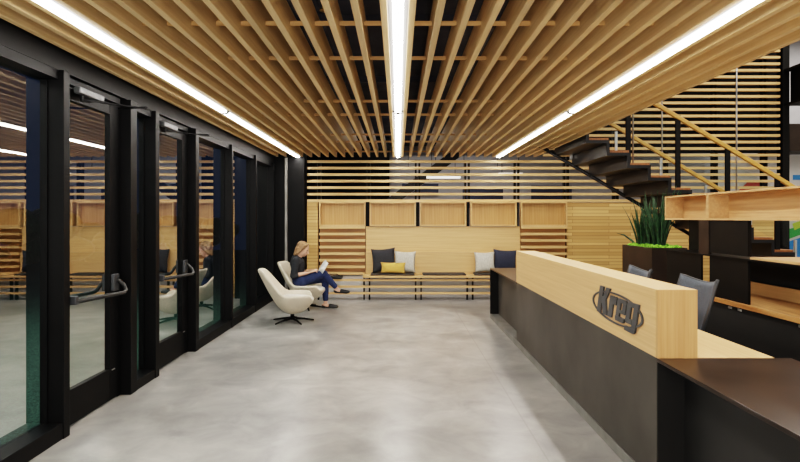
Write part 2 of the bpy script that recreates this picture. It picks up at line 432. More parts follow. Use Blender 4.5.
struct('wall_planks_right', MB().box(3.20, 7.22, YB+.02, YB+.12, 0, 1.795), M['planks'])
struct('wall_planks_left', MB().box(-1.72, -1.512, YB+.0, YB+.12, 0, 1.795), M['planks'])
pill = MB()
for x in (-1.4955, -.573, .374, 1.321, 2.268, 3.19):
    pill.box(x-.013, x+.013, YB+.02, YB+.11, 0, 1.798) if abs(x) > 9 else pill.box(x-.030 if x > -1.4 else x-.012, x+.030 if x < 3.1 else x+.008, YB+.075, YB+.12, .45, 1.80)
struct('trim_20', pill, M['black'], 'black uprights between the wooden wall boxes', 'trim')

names = ['leftmost, above the slatted wall panel beside the seated woman', 'second from left, over the dark and yellow cushions', 'middle one of the row, above the centre of the bench', 'fourth from left, over the pale grey cushion', 'rightmost, above the slats behind the reception desk']
box0 = None
for i in range(5):
    x0 = -1.479+.947*i; x1 = x0+.865; za, zb = 1.349, 1.80
    b = thing('wall_box', ((x0+x1)/2, YB, za), 'shallow open oak wall box, '+names[i], 'wall box', 'oak wall boxes in a row')
    if i == 0:
        mb = MB(); t = .022; ya, yb = YB-.08, YB+.074
        mb.box(x0, x1, ya, yb, za, za+t); mb.box(x0, x1, ya, yb, zb-t, zb); mb.box(x0, x0+t, ya, yb, za+t, zb-t); mb.box(x1-t, x1, ya, yb, za+t, zb-t)
        f = mb.build('box_frame', M['oakx'], b)
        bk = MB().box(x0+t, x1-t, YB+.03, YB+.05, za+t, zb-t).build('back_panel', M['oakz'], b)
        box0 = (f, bk)
    else:
        for s in box0:
            c = s.copy(); COL.objects.link(c); c.parent = b

def slat_column(x0, x1, label):
    t = thing('slatted_wall_panel', ((x0+x1)/2, YB, .42), label, 'wall panel')
    mb = MB()
    for k in range(8):
        z = 1.322-.1232*k
        if z < .43: break
        mb.box(x0, x1, YB-.08, YB+.04, z-.022, z+.022)
    mb.build('slat_panel', M['slat'], t)
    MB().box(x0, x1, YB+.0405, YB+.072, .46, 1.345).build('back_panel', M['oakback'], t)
slat_column(-1.479, -.618, 'slatted oak wall panel between the black corner and the bench back, behind the seated woman')
slat_column(2.309, 3.174, 'slatted oak wall panel to the right of the bench, partly behind the reception desk')
bp = thing('wooden_wall_panel', (.84, YB, .5), 'wide smooth oak back panel above the bench and below the wall boxes', 'panel')
MB().box(-.604, 2.296, YB-.03, YB+.05, .86, 1.340).build('upper_panel', M['oakx'], bp)
MB().box(-.604, 2.296, YB-.075, YB+.05, .4525, .858).build('lower_panel', M['oakx'], bp, bevel=.004)

# bench: oak plank seat, three rails, black paired posts
bn = thing('bench', (.6, 9.95, 0), 'long oak bench with black uprights and three low rails along the back wall', 'bench')
MB().box(-.64, 3.0, 9.78, YB-.001, .415, .452).build('seat', M['oakx'], bn, bevel=.003)
for z in (.365, .245, .125):
    MB().box(-1.48, 3.05, 9.85, 9.90, z-.019, z+.019).build('rail', M['oakx'], bn)
for x in (-.573, .374, 1.321, 2.268):
    for dx in (-.05, .05):
        MB().box(x+dx-.014, x+dx+.014, 9.901, 9.95, 0, .414).build('leg', M['black'], bn)
for x in (-1.46, 3.03):
    MB().box(x-.014, x+.014, 9.901, 9.95, 0, .385).build('leg', M['black'], bn)
struct('lit_gap_panel', MB().box(-1.51, 3.19, YB+.0, YB+.07, 0, .41), M['white'])  # white panel stands in for the lit space behind the rails

def pad(x0, x1, label):
    o = MB().box(x0, x1, 9.80, 10.10, .4525, .485).build('seat_pad', M['pad'], None, bevel=.012)
    tag(o, label, 'seat pad', 'dark pads on the bench')
pad(-.50, .30, 'dark seat pad on the bench under the charcoal and yellow cushions')
pad(.45, 1.24, 'dark empty seat pad on the middle bay of the bench')
pad(1.40, 2.19, 'dark seat pad on the bench under the two right-hand cushions')

def cushion(w, h, d, loc, rot, mat, label):
    bm = bmesh.new(); n = 14
    def pt(u, v, s):
        a = 2*u-1; b = 2*v-1
        k = (max(0, 1-abs(a)**2.4)*max(0, 1-abs(b)**2.4))**.55
        pin = 1-.10*(1-a*a)*abs(b)**3; pin2 = 1-.10*(1-b*b)*abs(a)**3
        return Vector((a*w/2*pin2, s*(k*d/2), b*h/2*pin))
    g = {}
    for s in (-1, 1):
        for i in range(n+1):
            for j in range(n+1):
                if s == 1 and (i in (0, n) or j in (0, n)): g[s, i, j] = g[-1, i, j]
                else: g[s, i, j] = bm.verts.new(pt(i/n, j/n, s))
    for s in (-1, 1):
        for i in range(n):
            for j in range(n):
                f = [g[s, i, j], g[s, i+1, j], g[s, i+1, j+1], g[s, i, j+1]]
                bm.faces.new(f if s == -1 else f[::-1])
    m = MB(); m.bm.free(); m.bm = bm
    o = m.build('cushion', mat, None, smooth=True)
    o.location = loc; o.rotation_euler = rot
    tag(o, label, 'cushion', 'cushions on the bench')
cushion(.45, .45, .14, (-.265, 10.02, .715), (-.10, -.07, .0), M['charcoal'], 'dark charcoal square cushion, tilted, behind the yellow cushion')
cushion(.40, .40, .13, (.13, 9.985, .69), (-.12, .03, 0), M['lightfab'], 'light grey square cushion behind the right end of the yellow cushion')
cushion(.46, .20, .12, (-.09, 9.845, .592), (-.1, .02, 0), M['yellow'], 'mustard yellow lumbar cushion in front of two square cushions')
cushion(.38, .38, .13, (1.60, 9.97, .685), (-.2, -.02, 0), M['lightfab'], 'light grey square cushion near the reception desk, beside a navy cushion')
cushion(.44, .42, .14, (1.985, 10.03, .705), (-.14, .05, 0), M['navyfab'], 'dark navy square cushion on the bench nearest the reception desk')
hb = thing('handbag', (-1.17, 9.87, .385), 'small flat black bag lying on the low rail behind the crossed knee of the woman', 'bag')
MB().box(-1.34, -1.02, 9.83, 10.02, .3845, .445).build('bag_body', M['shoe'], hb, bevel=.02)
MB().tube([(-1.3, 9.9, .44), (-1.25, 9.88, .475), (-1.12, 9.88, .475), (-1.07, 9.9, .44)], .008, 8).build('strap', M['shoe'], hb, smooth=True)

# ---------------- room behind the screen
mb = MB(); mb.box(-2.4, -.2, 12.6, 12.7, 0, 3.39)
struct('wall_far_left', mb, M['darkwall'])
struct('wall_far_middle', MB().box(-.19, 7.6, 13.4, 13.5, 0, 3.05), M['grey'])
mb = MB(); mb.box(2.72, 8.85, 12.2, 12.5, 3.0, 3.42); mb.box(2.72, 8.85, 12.4, 12.5, 3.42, 6.19)
struct('wall_far_upper', mb, M['darkwall'])
far = [(.1, 1.0, 2.05, 2.35), (1.6, 2.6, 1.75, 2.25), (3.3, 4.3, 1.4, 2.3)]
for i, (a, b, c, d) in enumerate(far):
    struct('window_%d' % (20+i), MB().box(a, b, 13.36, 13.395, c, d), M['navy'])
# stair flight seen through the slats on the left half (dark diagonal) 
st = thing('far_stair_beam', (.6, 11.8, 1.8), 'dark diagonal steel stair beam seen through the slat screen', 'beam')
mb = MB(); mb.bar((-.55, 11.6, 1.55), (1.35, 11.6, 2.95), .25, .20)
mb.build('stringer', M['stair'], st)
for i, (x, y, z, w) in enumerate(((.55, 12.4, 2.62, .9), (1.9, 12.4, 2.62, 1.1), (.95, 11.3, 2.33, .7), (2.35, 11.3, 2.40, .5))):
    l = thing('strip_light', (x, y, z), ('far ' if i < 2 else 'near ')+('left' if i % 2 == 0 else 'right')+' white strip light glimpsed behind the slat screen', 'lamp', 'strip lights behind the screen')
    MB().box(x-w/2, x+w/2, y-.04, y+.04, z, z+.04).build('light_tube', M['strip'], l)
    for dx in (-w*.35, w*.35): MB().tube([(x+dx, y, z+.04), (x+dx, y, 3.4)], .006, 6).build('hanging_rod', M['black'], l)

# mural: flat panel on the far right wall
mu = thing('mural', (9.6, 13.3, .2), 'white wall mural with broad abstract green, blue and orange swaths at far right', 'mural')
MB().box(7.75, 11.6, 13.30, 13.38, 0.05, 3.05).build('mural_panel', M['white'], mu)
def swath(pts, col, nm, d):
    m = plain(nm, col, .6, 0, .05, 3)
    MB().prism([(x, 13.30-d, z) for x, z in pts], (0, .004, 0)).build('painted_swath', m, mu)
swath([(7.9, .15), (11.5, .15), (11.5, 1.0), (10.6, 1.25), (9.7, .95), (9.2, .75), (8.5, 1.1), (7.9, .9)], srgb(40, 130, 200), 'mural_blue', .010)
swath([(8.0, 1.0), (8.6, 1.15), (9.25, .85), (9.8, 1.05), (10.6, 1.35), (10.6, 1.5), (9.9, 1.3), (9.3, 1.15), (8.7, 1.38), (8.0, 1.25)], srgb(60, 160, 80), 'mural_green', .016)
swath([(9.75, 1.2), (10.3, 1.45), (10.4, 1.62), (9.7, 1.36)], srgb(190, 210, 80), 'mural_lime', .022)
swath([(8.3, 1.3), (8.9, 1.42), (9.3, 1.22), (9.5, 1.38), (9.2, 1.75), (8.6, 1.8)], srgb(205, 165, 130), 'mural_tan', .028)
swath([(8.35, 2.15), (8.6, 2.38), (9.0, 2.42), (9.15, 2.15)], srgb(180, 70, 60), 'mural_red', .010)
swath([(9.72, 2.44), (10.0, 2.44), (10.0, 2.56), (9.72, 2.56)], srgb(60, 130, 190), 'mural_small_blue', .010)

# steel column and beam at the right end of the screen
struct('trim_30', MB().box(7.28, 7.41, 10.22, 10.38, 0, 6.19), M['black'], 'black steel column at the right end of the slat screen', 'column')
mb = MB(); mb.box(7.30, 7.60, 5.0, 10.21, 3.62, 3.66); mb.box(7.42, 7.48, 5.0, 10.21, 3.66, 4.27); mb.box(7.30, 7.60, 5.0, 10.21, 4.27, 4.31)
struct('trim_31', mb, M['black'], 'black steel beam running towards the camera at upper right', 'beam')
struct('wall_far_right_band', MB().box(8.86, 11.9, 12.6, 13.3, 3.06, 3.7), M['planter'])

# ---------------- staircase
RUN, RISE = .29, .1755
def corner(k): return 3.27+RUN*k, 2.246-RISE*k
YN, YFAR = 7.6, 9.12
stc = thing('staircase', (5.2, 8.7, 0), 'black folded steel staircase with wooden treads rising to the left', 'staircase')
top, K0, K1 = [], -5, 12
for k in range(K0, K1+1):
    x, z = corner(k)
    top.append((x, z+RISE)); top.append((x, z))
x, z = corner(K1); top.append((x+RUN, z)); 
T = .045
pts = [(top[0][0]-RUN, top[0][1])]+top
low = []
for i, (x, z) in enumerate(pts):
    low.append((x-T if i > 0 else x, z-T))
low[-1] = (pts[-1][0], pts[-1][1]-T)
mb = MB()
for i in range(len(pts)-1):
    a, b, c, d = pts[i], pts[i+1], low[i+1], low[i]
    va = [mb.bm.verts.new((q[0], YN, q[1])) for q in (a, b, c, d)]; vb = [mb.bm.verts.new((q[0], YFAR, q[1])) for q in (a, b, c, d)]
    mb.bm.faces.new(va); mb.bm.faces.new(vb[::-1])
    mb.bm.faces.new((va[0], vb[0], vb[1], va[1])); mb.bm.faces.new((va[2], vb[2], vb[3], va[3]))
bmesh.ops.remove_doubles(mb.bm, verts=mb.bm.verts, dist=.0005)
mb.build('folded_plate', M['stair'], stc)
for k in range(K0, K1+1):
    x, z = corner(k)
    MB().box(x+.012, x+RUN-.004, YN+.03, YFAR-.03, z+.001, z+.034).build('tread', M['tread'], stc, bevel=.004)
x, z = corner(K1)
MB().box(x+RUN-.05, x+RUN, YN, YFAR, 0, z-T).build('bottom_riser', M['stair'], stc)
ln = lambda x: 2.246-(RISE/RUN)*(x-3.32)
MB().tube([(1.9, YFAR-.03, 2.607+.589*.70-.02), (6.2, YFAR-.03, 2.607-.589*3.60-.02)], .03, 12).build('stringer_tube', M['stair'], stc, smooth=True)
MB().bar((2.0, YN+.05, 3.06+(RISE/RUN)*1.74), (6.75, YN+.05, 3.06-(RISE/RUN)*3.01), .05, .06).build('handrail', M['rail'], stc, bevel=.01)
YR = 9.04
MB().bar((2.6, YR, 2.86+(RISE/RUN)*1.325), (6.2, YR, 2.86-(RISE/RUN)*2.275), .05, .06).build('handrail', M['rail'], stc, bevel=.01)
for i in range(-1, 5):
    x = 3.26+.704*i
    MB().box(x-.035, x+.035, YN+.035, YN+.065, ln(x)-.02, ln(x)+1.10).build('post', M['black'], stc, bevel=.004)
for i in range(-1, 5):
    x = 3.95+.75*i-.3
    MB().box(x-.02, x+.02, YR-.015, YR+.015, ln(x)-.02, ln(x)+.90).build('post', M['steel'], stc, bevel=.003)
def rail_glass(y, xa, xb):
    MB().prism([(xa, y, ln(xa)+.16), (xb, y, ln(xb)+.16), (xb, y, ln(xb)+.90), (xa, y, ln(xa)+.90)], (0, .01, 0)).build('glass_panel', M['clear'], stc)
for i in range(-1, 4): rail_glass(YN+.045, 3.26+.704*i+.05, 3.26+.704*(i+1)-.05)
for u, y in ((633, 8.3), (662, 9.5), (736.5, 8.6)):
    x = (u-398)/F*y
    MB().tube([(x, y, ln(x)+.05), (x, y, 6.15)], .013, 8).build('hanger_rod', M['steel'], stc, smooth=True)

# ---------------- reception desk
XA = 1.38
dk = thing('reception_desk', (1.7, 4.6, 0), 'long black steel reception desk with an oak transaction counter and raised lettering', 'desk')
MB().box(XA, 1.594, 2.89, 6.30, .752, 1.118).build('wood_counter', M['oaky'], dk, bevel=.003)
MB().box(XA+.006, 1.56, 2.884, 2.8895, .075, .7315).build('end_panel', M['void'], dk)  # thin dark sheet, the recess shade is in its colour
MB().box(XA+.001, 1.593, 2.872, 2.8895, .753, 1.117).build('counter_end_panel', M['oakend'], dk)
mb = MB().box(XA+.004, 1.56, 2.89, 6.30, .078, .7515)                         # flush mid panel
mb.build('front_panel', M['desk'], dk, bevel=.002)
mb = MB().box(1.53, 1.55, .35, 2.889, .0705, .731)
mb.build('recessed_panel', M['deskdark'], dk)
MB().box(1.50, 1.52, 6.301, 8.06, .0705, .731).build('recessed_panel', M['desk'], dk)
mb = MB().box(XA, 2.10, .35, 2.8835, .732, .7515)
mb.build('side_top', M['desktop'], dk, bevel=.002)
MB().box(XA, 2.02, 6.3005, 8.1, .732, .7515).build('side_top', M['desktop'], dk, bevel=.002)
MB().box(XA, 1.62, 8.06, 8.1, .0705, .7315).build('end_panel', M['black'], dk, bevel=.002)
MB().box(XA+.005, 1.60, .35, 8.1, .0, .07).build('base_plate', M['kerb'], dk, bevel=.002)
MB().box(1.596, 2.02, 2.895, 6.30, .715, .7515).build('worktop', M['oaky'], dk, bevel=.002)
MB().box(1.96, 2.0, 2.9, 2.94, .03, .714).build('support', M['black'], dk)
MB().box(1.96, 2.0, 6.2, 6.25, .03, .714).build('support', M['black'], dk)
# lettering, s runs from far to near along the front
def letter(polys, nm='letter'):
    mb = MB()
    for i, pl in enumerate(polys):
        pp = []
        for s, z in pl:
            y = 3.70-s-(z-.93)*.33
            pp.append((XA-.001, y, z))
        mb.prism(pp, (-.010-.0006*i, 0, 0))
    return mb.build(nm, M['logo'], dk)
def R(a, b, c, d): return [(a, c), (b, c), (b, d), (a, d)]
letter([R(0, .066, .860, 1.043), [(.060, .925), (.112, 1.043), (.178, 1.043), (.122, .952)], [(.060, .975), (.122, .975), (.180, .860), (.110, .860)]])
letter([R(.190, .252, .860, 1.002), [(.252, .950), (.300, .950), (.300, .995), (.285, 1.004), (.252, .998)]])
letter([R(.312, .362, .872, .990), [(.312, .989), (.325, 1.002), (.436, 1.002), (.446, .989), (.446, .978), (.312, .978)], R(.398, .446, .925, .9785), R(.362, .446, .912, .932), [(.312, .873), (.325, .858), (.436, .858), (.446, .872), (.446, .888), (.312, .888)]])
letter([R(.458, .510, .885, .990), [(.458, .989), (.470, 1.002), (.606, 1.006), (.606, .976), (.458, .976)], R(.552, .606, .835, .978), [(.458, .886), (.470, .872), (.550, .872), (.550, .902), (.458, .902)], [(.466, .852), (.466, .824), (.590, .824), (.606, .838), (.606, .852)]])
# oval ring
mb = MB(); N = 56; cy, cz, A, B = 3.42, .928, .392, .098
for i in range(N):
    a0, a1 = 2*PI*i/N, 2*PI*(i+1)/N
    def q(a, g): return (XA-.001, cy-math.cos(a)*(A-g*1.9), cz+math.sin(a)*(B-g))
    mb.prism([q(a0, 0), q(a1, 0), q(a1, .010), q(a0, .010)], (-.008, 0, 0))
mb.build('oval_ring', M['logo'], dk)

# ---------------- shelving behind the desk
cr = thing('credenza', (3.4, 4.0, 0), 'low black cabinet with striped wooden top behind the reception desk', 'cabinet')
MB().box(3.03, 3.55, 2.2, 6.05, .0, .708).build('cabinet_body', M['void'], cr, bevel=.003)
MB().box(3.0, 3.52, 2.2, 6.05, .709, .75).build('top', M['butcher'], cr, bevel=.003)
MB().box(3.50, 3.53, 2.2, 5.55, .751, .868).build('back_rail', M['oaky'], cr)
for y in (4.92, 4.78, 4.05, 3.6):
    MB().box(3.02, 3.0295, y-.025, y+.025, .675, .695).build('cable_clip', M['steel'], cr, bevel=.003)
su = thing('shelving_unit', (3.2, 4.0, .75), 'open room divider of oak boxes on black panels above the low cabinet', 'shelf')
MB().box(3.0, 3.30, 2.2, 6.07, 1.132, 1.146).build('metal_shelf', M['black'], su)
MB().box(3.012, 3.86, 2.2, 4.62, 1.1465, 1.166).build('wood_shelf', M['oakshelf'], su, bevel=.002)
MB().box(3.02, 3.04, 5.38, 6.07, .751, 1.131).build('panel', M['black'], su)
MB().box(3.02, 3.04, 4.655, 5.235, .751, 1.131).build('panel', M['black'], su)
MB().box(3.02, 3.05, 4.66, 5.235, 1.1665, 1.478).build('panel', M['black'], su)
MB().box(3.012, 3.04, 5.236, 5.41, 1.147, 1.478).build('panel', M['planter'], su)  # brown tone stands in for a reflection on this metal panel
MB().box(3.56, 3.58, 2.2, 5.60, .751, 1.131).build('back_panel', M['void'], su)
MB().box(3.27, 3.29, 5.55, 6.07, 1.147, 1.478).build('panel', M['black'], su)
def wbox(y0, y1):
    mb = MB(); t = .016; xa, xb, za, zb = 3.0, 3.30, 1.480, 1.742
    mb.box(xa, xb, y0, y1, za, za+t); mb.box(xa, xb, y0, y1, zb-t, zb); mb.box(xa, xb, y0, y0+t, za+t, zb-t); mb.box(xa, xb, y1-t, y1, za+t, zb-t)
    f = mb.build('wood_box', M['oakshelf'], su)
    MB().box(xb-.10, xb-.084, y0+t, y1-t, za+t, zb-t).build('back_panel', M['oakshelf'], f)
wbox(5.245, 6.07); wbox(2.2, 5.235)

# planter
pl = thing('planter_box', (3.25, 6.8, 0), 'tall dark bronze planter box at the end of the shelving', 'planter')
mb = MB(); xa, xb, ya, yb, t = 3.0, 3.42, 6.38, 7.22, .015
mb.box(xa, xa+t, ya, yb, 0, 1.146); mb.box(xb-t, xb, ya, yb, 0, 1.146); mb.box(xa+t, xb-t, ya, ya+t, 0, 1.146); mb.box(xa+t, xb-t, yb-t, yb, 0, 1.146); mb.box(xa+t, xb-t, ya+t, yb-t, 0, 1.10)
mb.build('box_shell', M['planter'], pl)
mb = MB()
for i in range(420):
    mb.ball((random.uniform(xa+.035, xb-.035), random.uniform(ya+.035, yb-.035), 1.125+random.uniform(-.015, .035)), random.uniform(.014, .026), 7, 5)
o = mb.build('moss', M['moss'], None, smooth=True); tag(o, 'bright green moss covering the soil of the planter box', 'moss', None, 'stuff')
def snake_plant(cx, cy, n, hgt, label, seed):
    rnd = random.Random(seed); mb = MB()
    for i in range(n):
        a = rnd.uniform(0, 2*PI); L = hgt*rnd.uniform(.55, 1.0); w = rnd.uniform(.012, .024); lean = rnd.uniform(.04, .34)
        bx, by = cx+math.cos(a)*rnd.uniform(0, .07), cy+math.sin(a)*rnd.uniform(0, .07)
        tw = rnd.uniform(0, PI); prev = None; S = 9
        for s in range(S+1):
            t = s/S; r = lean*L*t**1.7
            c = Vector((bx+math.cos(a)*r, by+math.sin(a)*r, 1.10+L*t*(1-.12*lean*t)))
            ww = w*(.65+.9*t-1.5*t*t*t*1.02) if t < 1 else .001
            ww = max(ww, .001); an = tw+t*.8
            d = Vector((math.cos(an), math.sin(an), 0)); nn = Vector((-math.sin(an), math.cos(an), 0))
            cur = [mb.bm.verts.new(c-d*ww), mb.bm.verts.new(c+nn*ww*.35), mb.bm.verts.new(c+d*ww), mb.bm.verts.new(c-nn*.004+nn*ww*.2)]
            if prev:
                for q in range(4): mb.bm.faces.new((prev[q], prev[(q+1) % 4], cur[(q+1) % 4], cur[q]))
            prev = cur
    o = mb.build('snake_plant', M['leaf'], None, smooth=True)
    tag(o, label, 'plant', 'snake plants in the planter')
snake_plant(3.16, 6.98, 30, .66, 'dark green snake plant at the far left end of the planter box, lower leaves', 1)
snake_plant(3.22, 6.80, 30, .76, 'tall dark green snake plant in the middle of the planter box', 2)
snake_plant(3.19, 6.60, 32, .82, 'dark green snake plant in the near end of the planter, beside the shelving', 3)
mb = MB(); 
arc = [(3.14, 7.06, 1.11), (3.08, 7.10, 1.20), (2.99, 7.14, 1.275), (2.90, 7.16, 1.30)]
mb.tube(arc, [.012, .014, .010, .002], 6)
tag(mb.build('drooping_leaf', M['leaf'], None, smooth=True), 'single long leaf arching out over the left rim of the planter', 'leaf')

# ---------------- task chairs
def task_chair(loc, rz, label):
    t = thing('task_chair', loc, label, 'chair', 'mesh task chairs behind the desk'); 
    lx, ly, lz = loc
    # back: curved mesh sheet with a butterfly outline, authored facing -y local (sitter looks towards -y)
    bm = bmesh.new(); nu, nv = 16, 14; rows = []
    for j in range(nv+1):
        v = j/nv; z = .48+.54*v
        hw = .125+.085*math.sin(min(1, v/.78)*PI/2)**1.3
        row = []
        for i in range(nu+1):
            u = 2*i/nu-1
            zz = z+((.045*u*u-.02) if v > .6 else 0)*((v-.6)/.4 if v > .6 else 0)
            yy = .22+.10*v-.07*u*u+.03*math.sin(v*PI)*-1
            row.append(bm.verts.new((lx+u*hw, ly+yy, lz+zz)))
        rows.append(row)
    for A, B in zip(rows, rows[1:]):
        for i in range(nu): bm.faces.new((A[i], A[i+1], B[i+1], B[i]))
    rim = [rows[0][i].co.copy() for i in range(nu+1)]+[r[nu].co.copy() for r in rows[1:]]+[rows[-1][i].co.copy() for i in range(nu-1, -1, -1)]+[r[0].co.copy() for r in rows[-2:0:-1]]
    m = MB(); m.bm.free(); m.bm = bm
    o = m.build('backrest', M['mesh'], t, smooth=True); s = o.modifiers.new('solid', 'SOLIDIFY'); s.thickness = .014
    mb = MB(); mb.tube(rim+[rim[0]], .013, 8, caps=False); mb.build('back_frame', M['plastic'], t, smooth=True)
    mb = MB().box(lx-.25, lx+.25, ly-.26, ly+.20, lz+.43, lz+.48); mb.build('seat', M['mesh'], t, bevel=.03, seg=3)
    for sgn in (-1, 1):
        mb = MB().box(lx+sgn*.31-.04, lx+sgn*.31+.04, ly-.16, ly+.10, lz+.655, lz+.685)
        mb.build('armrest', M['plastic'], t, bevel=.012)
        MB().tube([(lx+sgn*.20, ly+.05, lz+.42), (lx+sgn*.30, ly+.05, lz+.45), (lx+sgn*.31, ly+.0, lz+.654)], .02, 8).build('arm_post', M['plastic'], t, smooth=True)
    MB().tube([(lx, ly+.24, lz+.62), (lx, ly+.22, lz+.45), (lx, ly+.05, lz+.41)], .028, 8).build('spine', M['plastic'], t, smooth=True)
    MB().tube([(lx, ly, lz+.43), (lx, ly, lz+.09)], .03, 12).build('gas_column', M['plastic'], t, smooth=True)
    for k in range(5):
        a = 2*PI*k/5+.3
        leg = MB().tube([(lx, ly, lz+.11), (lx+.30*math.cos(a), ly+.30*math.sin(a), lz+.075)], [.028, .016], 8).build('leg', M['plastic'], t, smooth=True)
        MB().lathe([(.01, 0), (.025, .006), (.028, .028), (.025, .05), (.01, .058)], (lx+.30*math.cos(a), ly+.30*math.sin(a), lz), 12).build('caster', M['plastic'], leg)
    t.rotation_euler.z = rz
    return t
task_chair((2.06, 4.12, 0), math.radians(-84), 'blue-grey mesh task chair nearest the lettered end of the counter')
task_chair((1.98, 4.97, 0), math.radians(-90), 'mesh task chair mostly hidden behind the oak counter, only its top edge showing')

# ---------------- lounge chairs
def lounge_chair(loc, rz, label):
    t = thing('lounge_chair', loc, label, 'armchair', 'cream lounge chairs by the glazing')
    L = Vector(loc)
    bm = bmesh.new(); NT, NR = 48, 12; rows = []
    def sm(a, b, x):
        x = max(0, min(1, (x-a)/(b-a))); return x*x*(3-2*x)
    for j in range(NR+1):
        s = j/NR; row = []
        for i in range(NT):
            th = 2*PI*i/NT                         # 0 = front (+x), pi = back
            a = abs((th+PI) % (2*PI)-PI)           # angle from front 0..pi
            back = sm(1.85, 2.5, a); arm = sm(.35, .75, a)
            rim = .335+.085*arm+.36*back
            rx = .28+.01*arm+.06*back; ry = .335
            rf = s**.55 if s < .999 else 1.0
            z = .155+(rim-.155)*s**1.35
            k = rf
            cx = math.cos(th); sy = math.sin(th)
            e = 2.6
            rr = (abs(cx)**e+abs(sy)**e)**(-1/e)
            x = cx*rr*(rx)*k; y = sy*rr*ry*k*(1-.24*back*s*s)
            x -= .11*back*s*s
            row.append(bm.verts.new(L+Vector((x-.0, y, z))))
        rows.append(row)
    cbot = bm.verts.new(L+Vector((0, 0, .15)))
    for A, B in zip(rows[1:], rows[2:]):
        for i in range(NT): bm.faces.new((A[i], A[(i+1) % NT], B[(i+1) % NT], B[i]))
    for v in rows[0]: bm.verts.remove(v)
    for i in range(NT): bm.faces.new((cbot, rows[1][(i+1) % NT], rows[1][i]))
    m = MB(); m.bm.free(); m.bm = bm
    o = m.build('shell', M['cream'], t, smooth=True)
    s = o.modifiers.new('solid', 'SOLIDIFY'); s.thickness = .04; s.offset = 1
    bv = o.modifiers.new('sub', 'SUBSURF'); bv.levels = bv.render_levels = 1
    MB().ball(L+Vector((.02, 0, .325)), (.29, .29, .06), 28, 14).build('seat_cushion', M['creamseat'], t, smooth=True)
    MB().tube([L+Vector((0, 0, .03)), L+Vector((0, 0, .16))], .028, 14).build('column', M['black'], t, smooth=True)
    for k in range(5):
        a = 2*PI*k/5+.15
        MB().tube([L+Vector((0, 0, .055)), L+Vector((.16*math.cos(a), .16*math.sin(a), .038)), L+Vector((.31*math.cos(a), .31*math.sin(a), .012))], [.02, .015, .011], 8).build('leg', M['black'], t, smooth=True)
    t.rotation_euler.z = rz
    return t
lounge_chair((-1.53, 7.82, 0), math.radians(8), 'empty cream upholstered lounge chair on a black star base, nearer the glass doors')
CH2 = lounge_chair((-1.52, 8.98, 0), math.radians(-10), 'cream lounge chair with the woman sitting in it, by the corner')

# ---------------- woman sitting in the far chair (faces +x, legs crossed, reading)
PX, PY = -1.66, 8.98
pw = thing('person', (PX, PY, 0), 'woman in a black shirt and navy jeans sitting cross-legged, reading a magazine', 'person')
V = Vector
hip = V((PX+.02, PY, .455))
hR, hL = hip+V((.02, -.085, 0)), hip+V((.02, .085, 0))      # her right side is towards the camera
waist = V((PX+.00, PY, .60)); chest = V((PX-.01, PY, .745)); neck = V((PX+.025, PY, .865)); 
headc = V((PX+.075, PY, .985))
sR, sL = V((PX-.005, PY-.155, .80)), V((PX-.005, PY+.155, .80))
eR, eL = V((PX-.04, PY-.215, .56)), V((PX+.03, PY+.22, .57))
wR, wL = V((PX+.185, PY-.12, .60)), V((PX+.20, PY+.10, .62))
# left leg upright on the floor, right leg (near camera) crossed over it
kL, aL = V((PX+.44, PY+.07, .49)), V((PX+.45, PY+.05, .085))
kR, aR = V((PX+.43, PY-.03, .575)), V((PX+.64, PY+.02, .33))
def hand(mb, w, fwd, side, up):
    fwd, side, up = fwd.normalized(), side.normalized(), up.normalized()
    palm = w+fwd*.045
    for o_ in (-.022, 0, .022): mb.capsule(w+side*o_*.7, w+fwd*.085+side*o_, .015, .0125, 8)
    for i, (o_, L_) in enumerate(((-.031, .062), (-.011, .075), (.010, .070), (.030, .055))):
        b0 = w+fwd*.085+side*o_; k1 = b0+fwd*L_*.5+up*.006; k2 = k1+fwd*L_*.3-up*.016; k3 = k2+fwd*L_*.12-up*.022
        mb.capsule(b0, k1, .0095, .009, 8); mb.capsule(k1, k2, .009, .0082, 8); mb.capsule(k2, k3, .0082, .0072, 8)
    t0 = w+fwd*.02-side*.03; t1 = t0+fwd*.035-side*.03+up*.004; t2 = t1+fwd*.03-side*.004
    mb.capsule(t0, t1, .0125, .011, 8); mb.capsule(t1, t2, .0105, .0085, 8)
hd = Matrix.Rotation(math.radians(24), 3, 'Y')               # head tipped forward, looking at the page
def hp(x, y, z): return headc+hd @ V((x, y, z))
body = MB()
body.ball(hp(0, 0, .02), (.098, .075, .098), 24, 16, hd)                      # skull
body.ball(hp(.03, 0, -.05), (.068, .058, .075), 20, 14, hd)                   # jaw
body.ball(hp(.065, 0, -.095), (.024, .024, .018), 12, 8, hd)                  # chin
body.capsule(hp(.088, 0, .012), hp(.114, 0, -.030), .010, .0145, 10)          # nose
for s in (-1, 1):
    body.ball(hp(-.005, s*.076, -.012), (.020, .009, .032), 12, 8, hd)        # ear
    body.ball(hp(.062, s*.038, -.04), (.026, .024, .024), 12, 8, hd)          # cheek
    body.ball(hp(.082, s*.030, .026), (.014, .024, .008), 12, 8, hd)          # brow
body.ball(hp(.088, 0, -.058), (.012, .024, .008), 12, 8, hd)                  # lips base
body.capsule(neck-V((.02, 0, .05)), hp(-.02, 0, -.06), .052, .047)
body.capsule(chest, waist, .105, .09); body.capsule(waist, hip, .095, .115)
for a in (sR, sL): body.capsule(chest+V((0, 0, .05)), a, .075, .052)
for s_, e_, w_ in ((sR, eR, wR), (sL, eL, wL)):
    body.capsule(s_, e_, .047, .037); body.capsule(e_, e_.lerp(w_, .35), .037, .036); body.capsule(e_.lerp(w_, .35), w_, .036, .023)
for h_, k_, a_ in ((hR, kR, aR), (hL, kL, aL)):
    body.capsule(h_, k_, .078, .052); body.capsule(k_, k_.lerp(a_, .35), .05, .048); body.capsule(k_.lerp(a_, .35), a_, .048, .032)
